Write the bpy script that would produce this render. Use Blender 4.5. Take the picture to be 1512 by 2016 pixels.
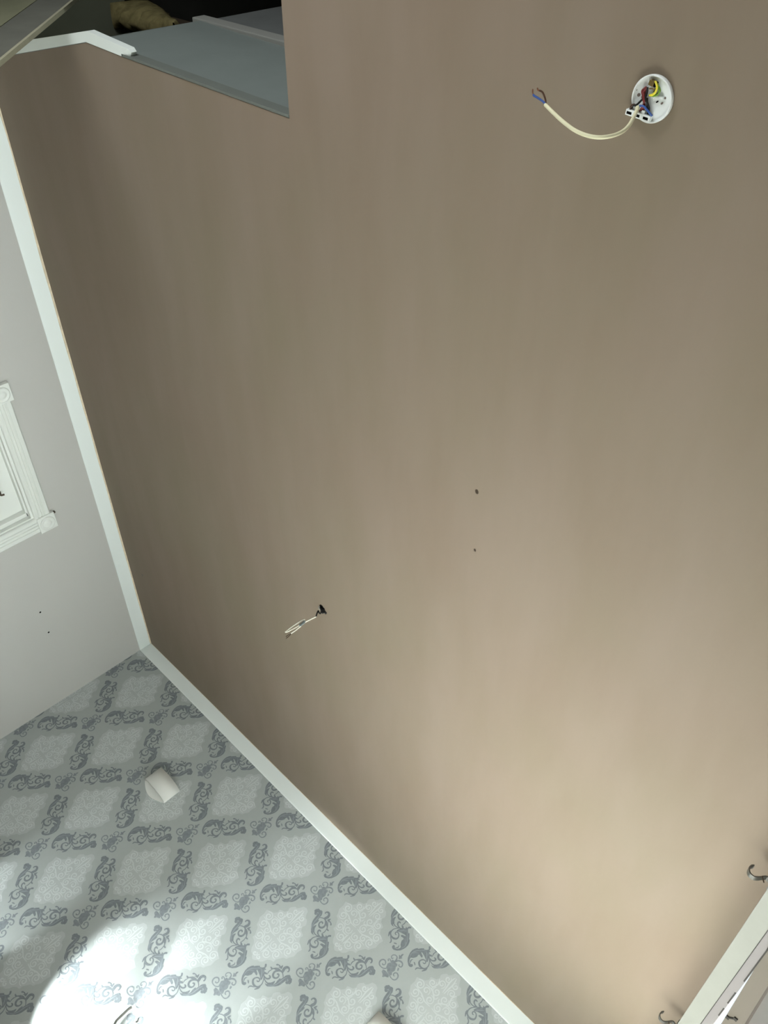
import bpy, bmesh, math, random
from mathutils import Vector, Matrix, noise
from mathutils.geometry import tessellate_polygon

# ------------------------------------------------------------------ camera, light, exposure
SC = bpy.context.scene
COL = SC.collection
for o in list(bpy.data.objects):
    bpy.data.objects.remove(o)
SC.view_settings.view_transform = 'Standard'
SC.view_settings.look = 'None'
SC.view_settings.gamma = 1.0
SC.view_settings.use_curve_mapping = False
SC.view_settings.exposure = 0.0

SKY_W, REAR_W, SUN_W, SUN_DIR = 545, 66, 126, (-0.54, 0.48, -1.0)
GROUND_FILL_X, GROUND_FILL_W = 1.4, 195.0

cam_d = bpy.data.cameras.new('camera')
cam = bpy.data.objects.new('camera', cam_d)
COL.objects.link(cam)
cam_d.sensor_fit = 'VERTICAL'
cam_d.sensor_height = 36.0
cam_d.lens = 1649.3 * 36.0 / 2016.0
cam_d.clip_start = 0.005
cam.matrix_world = Matrix(((0.70424, -0.46889, 0.53308, 0.0),
                           (-0.00035, -0.75109, -0.66020, 0.0),
                           (0.70996, 0.46475, -0.52911, 1.05),
                           (0, 0, 0, 1)))
SC.camera = cam
SC.cycles.caustics_reflective = False
SC.cycles.caustics_refractive = False

world = bpy.data.worlds.new('sky')
SC.world = world
world.use_nodes = True
bg = world.node_tree.nodes['Background']
bg.inputs['Color'].default_value = (0.86, 0.95, 1.0, 1)
bg.inputs['Strength'].default_value = 1.15


def area_light(name, loc, target, sx, sy, energy, color):
    d = bpy.data.lights.new(name, 'AREA')
    d.shape = 'RECTANGLE'
    d.size, d.size_y = sx, sy
    d.energy = energy
    d.color = color
    o = bpy.data.objects.new(name, d)
    COL.objects.link(o)
    o.location = loc
    o.rotation_euler = (Vector(target) - Vector(loc)).to_track_quat('-Z', 'Y').to_euler()
    return o


# skylight falling in through the window from the bright garden side
area_light('window_skylight', (4.6, 3.30, 2.25), (-3.5, 1.60, 1.80), 5.0, 2.0, SKY_W, (0.93, 0.98, 1.0))
# added upward area light, standing in for bounce off ground outside the window
area_light('ground_bounce_fill', (GROUND_FILL_X, 3.70, 0.15), (GROUND_FILL_X, 3.70, 3.0), 2.4, 2.6, GROUND_FILL_W, (1.0, 0.97, 0.90))
# added fill light behind the camera
area_light('rear_fill', (-1.9, -1.55, 1.35), (-1.9, 3.0, 1.25), 1.6, 1.1, REAR_W, (0.93, 0.98, 1.0))
# steep sunlight through the window onto the added sheet and floor, the main source of light on the ceiling
sun_d = bpy.data.lights.new('sun', 'SUN')
sun_d.energy = SUN_W
sun_d.angle = math.radians(1.0)
sun_d.color = (1.0, 1.0, 1.0)
sun_o = bpy.data.objects.new('sun', sun_d)
COL.objects.link(sun_o)
sun_o.rotation_euler = Vector(SUN_DIR).to_track_quat('-Z', 'Y').to_euler()


def spot_light(name, loc, target, energy, angle, blend, size=0.02):
    d = bpy.data.lights.new(name, 'SPOT')
    d.energy = energy
    d.spot_size = math.radians(angle)
    d.spot_blend = blend
    d.shadow_soft_size = size
    d.color = (0.9, 0.98, 1.0)
    o = bpy.data.objects.new(name, d)
    COL.objects.link(o)
    o.location = loc
    o.rotation_euler = (Vector(target) - Vector(loc)).to_track_quat('-Z', 'Y').to_euler()
    return o


# ------------------------------------------------------------------ helpers
def tag(o, label=None, cat=None, group=None, kind=None):
    if label: o['label'] = label
    if cat: o['category'] = cat
    if group: o['group'] = group
    if kind: o['kind'] = kind
    return o


def empty(name, loc, label, cat, group=None):
    o = bpy.data.objects.new(name, None)
    COL.objects.link(o)
    o.location = loc
    o.empty_display_size = 0.05
    return tag(o, label, cat, group)


def obj(name, bm, mats, parent=None, smooth=False, world_coords=True):
    me = bpy.data.meshes.new(name)
    if parent is not None and world_coords:
        off = Vector((0, 0, 0))
        p = parent
        while p is not None:
            off += p.location
            p = p.parent
        bmesh.ops.translate(bm, vec=-off, verts=bm.verts)
    if smooth:
        for f in bm.faces: f.smooth = True
    bm.to_mesh(me)
    bm.free()
    for m in (mats if isinstance(mats, (list, tuple)) else [mats]):
        me.materials.append(m)
    o = bpy.data.objects.new(name, me)
    COL.objects.link(o)
    if parent is not None:
        o.parent = parent
    return o


def struct(name, bm, mats, label=None):
    o = obj(name, bm, mats)
    return tag(o, label, None, None, 'structure')


def box(bm, x0, x1, y0, y1, z0, z1, mi=0, bevel=0.0):
    t = bmesh.new() if bevel else bm
    vs = [t.verts.new((x, y, z)) for x in (x0, x1) for y in (y0, y1) for z in (z0, z1)]
    fs = []
    for q in ((0, 1, 3, 2), (4, 6, 7, 5), (0, 4, 5, 1), (2, 3, 7, 6), (0, 2, 6, 4), (1, 5, 7, 3)):
        f = t.faces.new([vs[i] for i in q]); f.material_index = mi; fs.append(f)
    if bevel:
        bmesh.ops.bevel(t, geom=list(t.edges), offset=bevel, segments=2, affect='EDGES', profile=0.6)
        for f in t.faces: f.material_index = mi
        merge(bm, t)
    return bm


def merge(bm, t):
    vm = {}
    for v in t.verts: vm[v.index if False else v] = bm.verts.new(v.co)
    for f in t.faces:
        try:
            g = bm.faces.new([vm[v] for v in f.verts]); g.material_index = f.material_index; g.smooth = f.smooth
        except ValueError:
            pass
    t.free()


def quad(bm, pts, mi=0):
    f = bm.faces.new([bm.verts.new(p) for p in pts]); f.material_index = mi
    return f


def spline(pts, n=6):
    """Catmull-Rom through pts"""
    pts = [Vector(p) for p in pts]
    if len(pts) < 3: return pts
    out = []
    for i in range(len(pts) - 1):
        p0 = pts[max(i - 1, 0)]; p1 = pts[i]; p2 = pts[i + 1]; p3 = pts[min(i + 2, len(pts) - 1)]
        for k in range(n):
            t = k / n
            out.append(0.5 * ((2 * p1) + (p2 - p0) * t + (2 * p0 - 5 * p1 + 4 * p2 - p3) * t * t + (3 * p1 - p0 - 3 * p2 + p3) * t ** 3))
    out.append(pts[-1])
    return out


def tube(bm, pts, r, seg=10, n=6, mi=0, taper=None):
    path = spline(pts, n)
    rings = []
    prev = None
    for i, p in enumerate(path):
        t = (path[min(i + 1, len(path) - 1)] - path[max(i - 1, 0)])
        if t.length < 1e-9: t = Vector((0, 0, 1))
        t.normalize()
        if prev is None:
            a = Vector((0, 0, 1)) if abs(t.z) < 0.9 else Vector((1, 0, 0))
            u = t.cross(a).normalized()
        else:
            u = (prev - t * prev.dot(t)).normalized()
        prev = u
        w = t.cross(u)
        rr = r if taper is None else r * (taper[0] + (taper[1] - taper[0]) * i / max(len(path) - 1, 1))
        rings.append([bm.verts.new(p + (u * math.cos(2 * math.pi * k / seg) + w * math.sin(2 * math.pi * k / seg)) * rr) for k in range(seg)])
    for a, b in zip(rings, rings[1:]):
        for k in range(seg):
            f = bm.faces.new((a[k], a[(k + 1) % seg], b[(k + 1) % seg], b[k])); f.material_index = mi; f.smooth = True
    for rg in (rings[0], rings[-1]):
        f = bm.faces.new(rg); f.material_index = mi
    return bm


def lathe(bm, cx, cy, prof, seg=48, mi=0):
    """prof: list of (r, z) about a vertical axis"""
    rings = []
    for r, z in prof:
        rings.append([bm.verts.new((cx + r * math.cos(2 * math.pi * k / seg), cy + r * math.sin(2 * math.pi * k / seg), z)) for k in range(seg)])
    for a, b in zip(rings, rings[1:]):
        for k in range(seg):
            f = bm.faces.new((a[k], a[(k + 1) % seg], b[(k + 1) % seg], b[k])); f.material_index = mi; f.smooth = True
    for rg in (rings[0], rings[-1]):
        f = bm.faces.new(rg); f.material_index = mi
    return bm


def sweep_profile(bm, prof, path, mi=0):
    """prof: list of functions of path frame; path: list of (origin, right, up) -> extrude closed profile"""
    rings = [[bm.verts.new(Vector(o) + Vector(r) * a + Vector(u) * b) for a, b in prof] for o, r, u in path]
    n = len(prof)
    for A, B in zip(rings, rings[1:]):
        for k in range(n):
            f = bm.faces.new((A[k], A[(k + 1) % n], B[(k + 1) % n], B[k])); f.material_index = mi
    for rg in (rings[0], rings[-1]):
        f = bm.faces.new(rg); f.material_index = mi
    return bm


def lin(c):
    return tuple(((v / 255.0) / 12.92 if v / 255.0 <= 0.04045 else ((v / 255.0 + 0.055) / 1.055) ** 2.4) for v in c) + (1.0,)


def mat(name, rgb, rough=0.6, spec=0.4, metal=0.0, noise_amt=0.0, noise_scale=8.0, stretch=(1, 1, 1), bump=0.0, bump_scale=60.0, sheen=0.0, rgb2=None):
    m = bpy.data.materials.new(name)
    m.use_nodes = True
    nt = m.node_tree
    b = nt.nodes['Principled BSDF']
    b.inputs['Base Color'].default_value = lin(rgb)
    b.inputs['Roughness'].default_value = rough
    b.inputs['Specular IOR Level'].default_value = spec
    b.inputs['Metallic'].default_value = metal
    if noise_amt or bump:
        tc = nt.nodes.new('ShaderNodeTexCoord')
        mp = nt.nodes.new('ShaderNodeMapping')
        mp.inputs['Scale'].default_value = stretch
        nt.links.new(tc.outputs['Object'], mp.inputs['Vector'])
    if noise_amt:
        nz = nt.nodes.new('ShaderNodeTexNoise')
        nz.inputs['Scale'].default_value = noise_scale
        nz.inputs['Detail'].default_value = 6.0
        nz.inputs['Roughness'].default_value = 0.6
        nt.links.new(mp.outputs['Vector'], nz.inputs['Vector'])
        mx = nt.nodes.new('ShaderNodeMix'); mx.data_type = 'RGBA'
        c = lin(rgb)
        if rgb2 is None:
            lo = tuple(max(0, v * (1 - noise_amt)) for v in c[:3]) + (1,)
            hi = tuple(min(1, v * (1 + noise_amt)) for v in c[:3]) + (1,)
        else:
            lo, hi = lin(rgb2), c
        mx.inputs['A'].default_value = lo
        mx.inputs['B'].default_value = hi
        mr = nt.nodes.new('ShaderNodeMapRange')
        mr.inputs['From Min'].default_value = 0.3; mr.inputs['From Max'].default_value = 0.7
        nt.links.new(nz.outputs['Fac'], mr.inputs['Value'])
        nt.links.new(mr.outputs['Result'], mx.inputs['Factor'])
        nt.links.new(mx.outputs['Result'], b.inputs['Base Color'])
    if bump:
        n2 = nt.nodes.new('ShaderNodeTexNoise')
        n2.inputs['Scale'].default_value = bump_scale
        n2.inputs['Detail'].default_value = 4.0
        nt.links.new(mp.outputs['Vector'], n2.inputs['Vector'])
        bp = nt.nodes.new('ShaderNodeBump')
        bp.inputs['Strength'].default_value = bump
        bp.inputs['Distance'].default_value = 0.002
        nt.links.new(n2.outputs['Fac'], bp.inputs['Height'])
        nt.links.new(bp.outputs['Normal'], b.inputs['Normal'])
    return m


def plaster_material():
    """pink finishing plaster: dry pale areas, damp brown patches and long trowel sweeps"""
    m = mat('pink_plaster', (196, 168, 145), rough=0.75, spec=0.25)
    nt = m.node_tree; b = nt.nodes['Principled BSDF']
    tc = nt.nodes.new('ShaderNodeTexCoord')

    def nz(scale, stretch, detail, lo, hi, rot=0.0):
        mp = nt.nodes.new('ShaderNodeMapping'); mp.inputs['Scale'].default_value = stretch
        mp.inputs['Rotation'].default_value = (0, 0, rot)
        nt.links.new(tc.outputs['Object'], mp.inputs['Vector'])
        n = nt.nodes.new('ShaderNodeTexNoise'); n.inputs['Scale'].default_value = scale; n.inputs['Detail'].default_value = detail
        n.inputs['Roughness'].default_value = 0.55
        nt.links.new(mp.outputs['Vector'], n.inputs['Vector'])
        r = nt.nodes.new('ShaderNodeMapRange'); r.inputs['From Min'].default_value = lo; r.inputs['From Max'].default_value = hi
        nt.links.new(n.outputs['Fac'], r.inputs['Value'])
        return r.outputs['Result'], n.outputs['Fac']

    def mix(fac, a, bb, amount=1.0):
        x = nt.nodes.new('ShaderNodeMix'); x.data_type = 'RGBA'
        f = fac
        if amount != 1.0:
            k = nt.nodes.new('ShaderNodeMath'); k.operation = 'MULTIPLY'; k.inputs[1].default_value = amount
            nt.links.new(fac, k.inputs[0]); f = k.outputs[0]
        nt.links.new(f, x.inputs['Factor'])
        for s, v in (('A', a), ('B', bb)):
            if isinstance(v, tuple): x.inputs[s].default_value = v
            else: nt.links.new(v, x.inputs[s])
        return x.outputs['Result']
    big, _ = nz(1.3, (1, 1, 1), 4, 0.35, 0.65)
    sweep, sraw = nz(1.6, (3.0, 0.75, 1), 6, 0.36, 0.68, 0.10)
    fine, fraw = nz(5.0, (2.2, 0.5, 1), 5, 0.45, 0.75, 0.12)
    c1 = mix(big, lin((124, 109, 94)), lin((122, 110, 93)))
    c2 = mix(sweep, c1, lin((132, 118, 105)), 0.5)
    c3 = mix(fine, c2, lin((115, 100, 84)), 0.22)
    nt.links.new(c3, b.inputs['Base Color'])
    bp = nt.nodes.new('ShaderNodeBump'); bp.inputs['Strength'].default_value = 0.12; bp.inputs['Distance'].default_value = 0.004
    nt.links.new(sraw, bp.inputs['Height'])
    nt.links.new(bp.outputs['Normal'], b.inputs['Normal'])
    return m


def glass_material():
    m = bpy.data.materials.new('window_glass'); m.use_nodes = True
    nt = m.node_tree; nt.nodes.clear()
    out = nt.nodes.new('ShaderNodeOutputMaterial')
    tr = nt.nodes.new('ShaderNodeBsdfTransparent'); tr.inputs['Color'].default_value = (0.93, 0.96, 0.95, 1)
    gl = nt.nodes.new('ShaderNodeBsdfGlossy'); gl.inputs['Roughness'].default_value = 0.02
    ge = nt.nodes.new('ShaderNodeNewGeometry')
    dt = nt.nodes.new('ShaderNodeVectorMath'); dt.operation = 'DOT_PRODUCT'
    nt.links.new(ge.outputs['Incoming'], dt.inputs[0]); nt.links.new(ge.outputs['Normal'], dt.inputs[1])
    ab = nt.nodes.new('ShaderNodeMath'); ab.operation = 'ABSOLUTE'; nt.links.new(dt.outputs['Value'], ab.inputs[0])
    om = nt.nodes.new('ShaderNodeMath'); om.operation = 'SUBTRACT'; om.inputs[0].default_value = 1.0; nt.links.new(ab.outputs[0], om.inputs[1])
    pw = nt.nodes.new('ShaderNodeMath'); pw.operation = 'POWER'; pw.inputs[1].default_value = 5.0; nt.links.new(om.outputs[0], pw.inputs[0])
    fr = nt.nodes.new('ShaderNodeMath'); fr.operation = 'MULTIPLY_ADD'; fr.inputs[1].default_value = 0.93; fr.inputs[2].default_value = 0.04
    nt.links.new(pw.outputs[0], fr.inputs[0])
    mx = nt.nodes.new('ShaderNodeMixShader')
    nt.links.new(fr.outputs[0], mx.inputs[0]); nt.links.new(tr.outputs[0], mx.inputs[1]); nt.links.new(gl.outputs[0], mx.inputs[2])
    nt.links.new(mx.outputs[0], out.inputs['Surface'])
    return m


M_PLASTER = plaster_material()
M_GREYWALL = mat('grey_wall_paint', (186, 184, 179), rough=0.8, spec=0.2, bump=0.15, bump_scale=120)
M_PAPER = mat('wallpaper_ground', (168, 173, 170), rough=0.5, spec=0.35, noise_amt=0.02, noise_scale=30)
M_PALE = mat('wallpaper_pale_damask', (180, 185, 183), rough=0.5, spec=0.35)
M_PALER = mat('wallpaper_pale_scroll', (198, 203, 201), rough=0.5, spec=0.35)
M_DARK = mat('wallpaper_dark_scroll', (120, 126, 129), rough=0.5, spec=0.35, noise_amt=0.10, noise_scale=120)
M_DARK2 = mat('wallpaper_rosette', (128, 134, 137), rough=0.5, spec=0.35, noise_amt=0.16, noise_scale=70)
M_VEIN = mat('wallpaper_leaf_vein', (140, 147, 149), rough=0.5, spec=0.35)
M_WHITE = mat('white_gloss_paint', (226, 232, 226), rough=0.35, spec=0.4)
M_COVE = mat('white_coving_paint', (241, 247, 243), rough=0.5, spec=0.35)
M_SMEAR = mat('dried_plaster_smear', (224, 210, 184), rough=0.8, spec=0.2, noise_amt=0.15, noise_scale=30)
M_DOOR = mat('door_paint', (226, 228, 222), rough=0.4, spec=0.4)
M_FLOOR = mat('floor_boards', (108, 102, 93), rough=0.55, spec=0.3, noise_amt=0.12, noise_scale=3, stretch=(8, 1, 1))
M_LINING = mat('grey_lining_paint', (112, 119, 115), rough=0.55, spec=0.3, noise_amt=0.06, noise_scale=5)
M_LININGDARK = mat('grey_edge_bead', (100, 104, 98), rough=0.6, spec=0.3, noise_amt=0.08, noise_scale=12)
M_TIMBER = mat('dark_loft_timber', (70, 60, 48), rough=0.8, spec=0.2, noise_amt=0.25, noise_scale=4, stretch=(1, 8, 8))
M_LOFT = mat('dark_roof_felt', (42, 42, 38), rough=0.9, spec=0.1, noise_amt=0.2, noise_scale=5)
M_STRING = mat('stair_string_paint', (150, 146, 124), rough=0.5, spec=0.3, noise_amt=0.08, noise_scale=20)
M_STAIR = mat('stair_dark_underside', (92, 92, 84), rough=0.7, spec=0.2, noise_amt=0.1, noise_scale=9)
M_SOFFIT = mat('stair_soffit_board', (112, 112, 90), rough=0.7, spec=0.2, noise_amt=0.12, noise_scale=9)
M_INSUL = mat('yellow_insulation', (100, 92, 62), rough=0.95, spec=0.05, noise_amt=0.35, noise_scale=25)
M_PLASTIC = mat('white_plastic', (226, 230, 228), rough=0.35, spec=0.45)
M_FLEX = mat('cream_flex_sheath', (226, 222, 188), rough=0.5, spec=0.35)
M_BROWNW = mat('brown_wire', (62, 34, 18), rough=0.5)
M_BLUEW = mat('blue_wire', (52, 84, 150), rough=0.45)
M_COPPER = mat('bare_copper', (140, 88, 62), rough=0.4, metal=0.7)
M_REDW = mat('red_wire', (110, 36, 34), rough=0.5)
M_BLACKW = mat('black_wire', (8, 7, 7), rough=0.6)
M_YELLOWW = mat('yellow_wire', (222, 208, 62), rough=0.45)
M_GREENW = mat('green_wire', (104, 140, 48), rough=0.45)
M_BRASS = mat('brass_terminal', (128, 108, 66), rough=0.4, metal=0.6)
M_SLOT = mat('dark_hole', (9, 8, 7), rough=0.9, spec=0.05)
M_HOLE = mat('grey_hole', (110, 98, 92), rough=0.9, spec=0.05)
M_WHITEW = mat('white_wire', (238, 236, 224), rough=0.45)
M_GREYC = mat('grey_connector', (92, 98, 96), rough=0.5)
M_SHADE = mat('white_ceramic_shade', (228, 228, 222), rough=0.6, spec=0.3)
M_STEEL = mat('grey_steel', (112, 110, 104), rough=0.35, metal=0.7)
M_IRON = mat('dark_steel', (84, 72, 60), rough=0.45, metal=0.6)
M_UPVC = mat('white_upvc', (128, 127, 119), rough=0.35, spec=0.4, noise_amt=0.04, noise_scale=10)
M_UPVC2 = mat('pinkish_window_frame', (116, 110, 108), rough=0.4, spec=0.4)
M_SASH = mat('taupe_sash', (92, 84, 74), rough=0.5, spec=0.3)
M_WEATHER = mat('pale_weather_bar', (122, 136, 127), rough=0.5, spec=0.3)
M_GASKET = mat('black_gasket', (40, 36, 30), rough=0.8)
M_SHEET = mat('white_reflector_sheet', (224, 226, 226), rough=0.9, spec=0.1)  # for the unseen sheet added as a sun reflector
M_GLASS = glass_material()

# wallpaper motifs traced as outlines and stroked curls, tenths of a millimetre from the motif centre
LEAF_FILLS = [[(-742, -886), (-885, -796), (-990, -666), (-1048, -514), (-1075, -421), (-1080, -334), (-1078, -252), (-1055, -176), (-1019, -86), (-947, 0), (-924, -31), (-880, 41), (-834, 100), (-745, 195), (-698, 157), (-605, 225), (-551, 301), (-581, 355), (-636, 407), (-617, 452), (-574, 469), (-506, 404), (-484, 294), (-398, 300), (-452, 224), (-384, 182), (-287, 227), (-190, 214), (-255, 153), (-319, 115), (-284, 33), (-231, -58), (-206, -150), (-260, -166), (-338, -114), (-429, -75), (-509, -50), (-633, -16), (-709, -13), (-690, -53), (-613, -75), (-542, -109), (-513, -185), (-588, -195), (-656, -176), (-720, -183), (-731, -242), (-713, -308), (-749, -397), (-806, -494), (-893, -555), (-895, -623), (-859, -692), (-785, -774), (-706, -785), (-674, -740), (-621, -713), (-575, -744), (-568, -802), (-590, -855), (-659, -893)], [(-135, -610), (-92, -503), (-63, -409), (-60, -341), (-5, -351), (5, -465), (-49, -563), (-110, -642)], [(-394, -800), (-414, -750), (-410, -694), (-352, -623), (-259, -581), (-171, -557), (-223, -609), (-322, -671), (-360, -734), (-359, -805)], [(-669, -604), (-629, -577), (-561, -600), (-505, -653), (-531, -679), (-604, -644)], [(-21, -107), (58, -106), (131, -59), (112, -26), (107, 21), (166, 68), (217, 145), (261, 288), (301, 243), (323, 187), (317, 109), (351, 176), (362, 239), (345, 313), (335, 382), (338, 476), (359, 536), (405, 504), (408, 586), (439, 656), (435, 757), (476, 844), (546, 930), (618, 929), (681, 887), (776, 891), (815, 840), (868, 775), (871, 675), (805, 634), (763, 574), (687, 554), (631, 614), (656, 653), (616, 639), (600, 544), (590, 456), (568, 330), (531, 241), (474, 145), (379, 57), (323, -15), (202, -129), (108, -147)], [(-361, 511), (-352, 547), (-296, 549), (-241, 551), (-196, 610), (-140, 685), (-64, 743), (17, 772), (113, 776), (181, 778), (237, 755), (169, 740), (109, 706), (1, 663), (-71, 603), (-155, 577), (-198, 515), (-237, 476), (-300, 479)], [(-252, 767), (-247, 812), (-217, 848), (-112, 881), (-23, 878), (-18, 923), (-10, 990), (48, 936), (74, 869), (87, 810), (9, 803), (-39, 795), (-103, 763), (-52, 830), (-135, 827), (-201, 760)]]
LEAF_CURLS = [([(-321, 87), (-180, -33), (-66, -205), (-58, -366), (-121, -480), (-248, -531), (-371, -513), (-474, -435), (-491, -334), (-435, -225), (-334, -176), (-253, -211), (-250, -281), (-306, -317), (-355, -301)], [33, 37, 46, 56, 65, 84, 93, 84, 65, 56, 52, 52, 52, 48, 19]), ([(-734, -775), (-787, -698), (-805, -624), (-762, -541)], [22, 52, 52, 15]), ([(-329, 106), (-176, -3), (-13, -47), (149, -14)], [30, 41, 48, 56]), ([(-240, 50), (-154, 46), (-53, 82), (-4, 149), (-9, 218), (-67, 238), (-117, 219)], [45, 56, 67, 78, 78, 63, 37]), ([(-210, 212), (-241, 286), (-247, 387), (-211, 502)], [19, 41, 45, 26]), ([(433, 637), (307, 720), (169, 753), (29, 664), (-47, 534), (-20, 403), (79, 332), (193, 369), (243, 472), (205, 564), (129, 567), (118, 516)], [37, 45, 56, 74, 89, 97, 89, 74, 67, 67, 67, 37]), ([(218, 736), (185, 848), (160, 955), (203, 1053), (284, 1094), (361, 1065), (398, 984), (359, 944)], [111, 134, 130, 115, 93, 74, 63, 37])]
LEAF_VEINS = [([(-947, -570), (-999, -411), (-961, -227), (-859, -71), (-752, 10)], [11, 30, 37, 30, 11]), ([(-961, -346), (-878, -223), (-764, -148)], [9, 26, 7]), ([(-581, 182), (-473, 93), (-356, -27), (-276, -104)], [11, 41, 41, 11]), ([(-478, 193), (-384, 103)], [11, 26]), ([(-780, 8), (-708, 94), (-608, 155)], [9, 26, 9]), ([(179, -62), (325, 54), (424, 211), (470, 413), (503, 603)], [11, 26, 33, 33, 11]), ([(434, 299), (454, 475), (488, 640), (543, 787)], [9, 30, 33, 15]), ([(683, 654), (674, 723), (599, 726)], [15, 56, 22]), ([(282, 986), (284, 948)], [37, 15])]
ROSETTE_FILLS = [[(-230, -79), (-258, -7), (-246, 47), (-184, 138), (-220, 216), (-216, 277), (-157, 294), (-94, 321), (-23, 272), (62, 301), (117, 271), (136, 219), (120, 161), (158, 101), (191, 50), (203, -9), (184, -70), (165, -131), (198, -182), (232, -232), (223, -275), (161, -303), (64, -303), (-35, -277), (-100, -216), (-132, -178), (-193, -182)], [(-234, -351), (-183, -327), (-124, -310), (-49, -305), (34, -305), (147, -317), (165, -355), (202, -408), (163, -454), (98, -478), (48, -515), (32, -565), (-18, -602), (-37, -600), (-63, -543), (-95, -506), (-176, -475), (-220, -449), (-215, -402)], [(-53, 506), (-72, 565), (-137, 629), (-136, 666), (-64, 667), (-79, 731), (-68, 786), (-18, 836), (0, 796), (-3, 735), (8, 675), (71, 645), (36, 589), (-1, 529)], [(272, 82), (238, 139), (209, 194), (245, 216), (290, 219), (311, 171), (323, 112)]]
ROSETTE_CURLS = [([(-125, -58), (-134, -152), (-181, -241), (-271, -310), (-398, -333), (-514, -308), (-581, -219), (-581, -113), (-526, -29), (-437, -2), (-354, -47), (-318, -125), (-351, -187), (-411, -204), (-429, -165)], [61, 61, 51, 46, 46, 56, 66, 66, 61, 61, 56, 46, 51, 51, 30]), ([(131, -305), (253, -336), (372, -340), (467, -301), (513, -212), (507, -107), (447, -29), (348, -3), (280, -50), (263, -131), (307, -184), (370, -176)], [51, 46, 46, 51, 61, 66, 61, 56, 61, 56, 56, 30]), ([(-69, 340), (-107, 459), (-168, 519), (-263, 516), (-339, 448), (-359, 362), (-306, 301), (-253, 311), (-249, 365)], [81, 66, 51, 46, 42, 46, 51, 51, 30]), ([(-66, 300), (-13, 411), (89, 484), (201, 498), (284, 439), (301, 343), (236, 292), (168, 308), (160, 364)], [91, 81, 76, 66, 61, 56, 56, 51, 30]), ([(-200, 150), (-268, 196), (-340, 195), (-367, 146), (-330, 105), (-294, 134)], [51, 46, 46, 51, 51, 30])]
LAMP_HEADS = [((-1.96, 3.95, .66), (-1.96, 4.2147, 1.03), 85.0, 48, .45),
              ((-1.55, 3.98, .82), (-1.60, 4.2147, 1.26), 75.0, 48, .45),
              ((-2.62, 3.96, .40), (-2.62, 4.2147, .82), 80.0, 46, .45)]

# ------------------------------------------------------------------ the room shell
XL, YF, XR, YB, ZC = -3.5515, 4.2147, 0.049, -1.70, 2.45
XO = XR + 0.027                      # outer face of the window wall

# ceiling with the stair opening cut out of it
OPEN = [(-1.747, -0.60), (-1.747, 0.645), (-2.520, 0.631), (-2.725, 0.624), (-3.269, 0.745), (-3.445, 0.785), (-3.445, -0.60)]
bm = bmesh.new()
T = 0.013


def slab(poly):
    tris = tessellate_polygon([[Vector((x, y, 0)) for x, y in poly]])
    lo = [bm.verts.new((x, y, ZC)) for x, y in poly]
    hi = [bm.verts.new((x, y, ZC + T)) for x, y in poly]
    for t in tris:
        for vs in (lo, hi):
            try: bm.faces.new([vs[i] for i in t])
            except ValueError: pass
    n = len(poly)
    for k in range(n):
        bm.faces.new((lo[k], lo[(k + 1) % n], hi[(k + 1) % n], hi[k]))


slab([(-1.747, YB), (XO, YB), (XO, YF + .02), (-1.747, YF + .02)])
slab([(XL - .02, YB), (-1.747, YB), (-1.747, -0.60), (XL - .02, -0.60)])
slab([(XL - .02, -0.60), (-3.445, -0.60), (-3.445, 0.785), (-3.445, YF + .02), (XL - .02, YF + .02)])
slab([(-1.747, 0.645), (-1.747, YF + .02), (-3.445, YF + .02), (-3.445, 0.785), (-3.269, 0.745), (-2.725, 0.624), (-2.520, 0.631)])
bmesh.ops.recalc_face_normals(bm, faces=bm.faces)
# two small drill holes and a nick in the plaster near the left coving
for cx, cy, r in ((-1.0544, 1.4515, .0062), (-1.0418, 1.6615, .0042), (-3.392, 3.468, .007)):
    vs = [bm.verts.new((cx + r * math.cos(a * math.pi / 6), cy + 1.3 * r * math.sin(a * math.pi / 6), ZC - .0004)) for a in range(12)]
    f = bm.faces.new(vs); f.material_index = 1
struct('ceiling', bm, [M_PLASTER, M_IRON])

bm = bmesh.new()
box(bm, XL - .02, XO, YB, YF + .02, -0.02, 0.0)
struct('floor', bm, M_FLOOR)

# left wall with the doorway cut through it
DY0, DY1, DZ = 2.180, 2.872, 2.036
bm = bmesh.new()
for y0, y1, z0, z1 in ((YB, DY0, 0, ZC), (DY1, YF + .02, 0, ZC), (DY0, DY1, DZ, ZC)):
    box(bm, XL - .12, XL, y0, y1, z0, z1)
for cy, cz in ((3.4788, 1.8947), (3.6492, 1.8963)):
    vs = [bm.verts.new((XL + .0004, cy + .0058 * math.cos(a * math.pi / 6), cz + .0058 * math.sin(a * math.pi / 6))) for a in range(12)]
    f = bm.faces.new(vs); f.material_index = 1
struct('wall_left', bm, [M_GREYWALL, M_SLOT])

bm = bmesh.new()
box(bm, XL - .02, XO, YB - .02, YB, 0, ZC)
struct('wall_back', bm, M_GREYWALL)

# ---------------------------------------------------------------- patterned wallpaper wall
PX, PZ, PA, PB = 0.0, 0.0, 0.24546, 0.30329
PU0, PZ0 = -2.16799 * 1.4, 0.36374 * 1.4 + 1.05
YW = YF
bm = bmesh.new()
quad(bm, [(XL, YW, 0), (XR + .02, YW, 0), (XR + .02, YW, ZC), (XL, YW, ZC)])
quad(bm, [(XL, YW + .02, 0), (XL, YW + .02, ZC), (XR + .02, YW + .02, ZC), (XR + .02, YW + .02, 0)])
pat = bmesh.new()


def fill_poly(pts, depth, mi):
    tris = tessellate_polygon([[Vector((x, z, 0)) for x, z in pts]])
    vs = [pat.verts.new((x, YW - depth, z)) for x, z in pts]
    for t in tris:
        try:
            f = pat.faces.new([vs[i] for i in t]); f.material_index = mi
        except ValueError:
            pass


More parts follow.
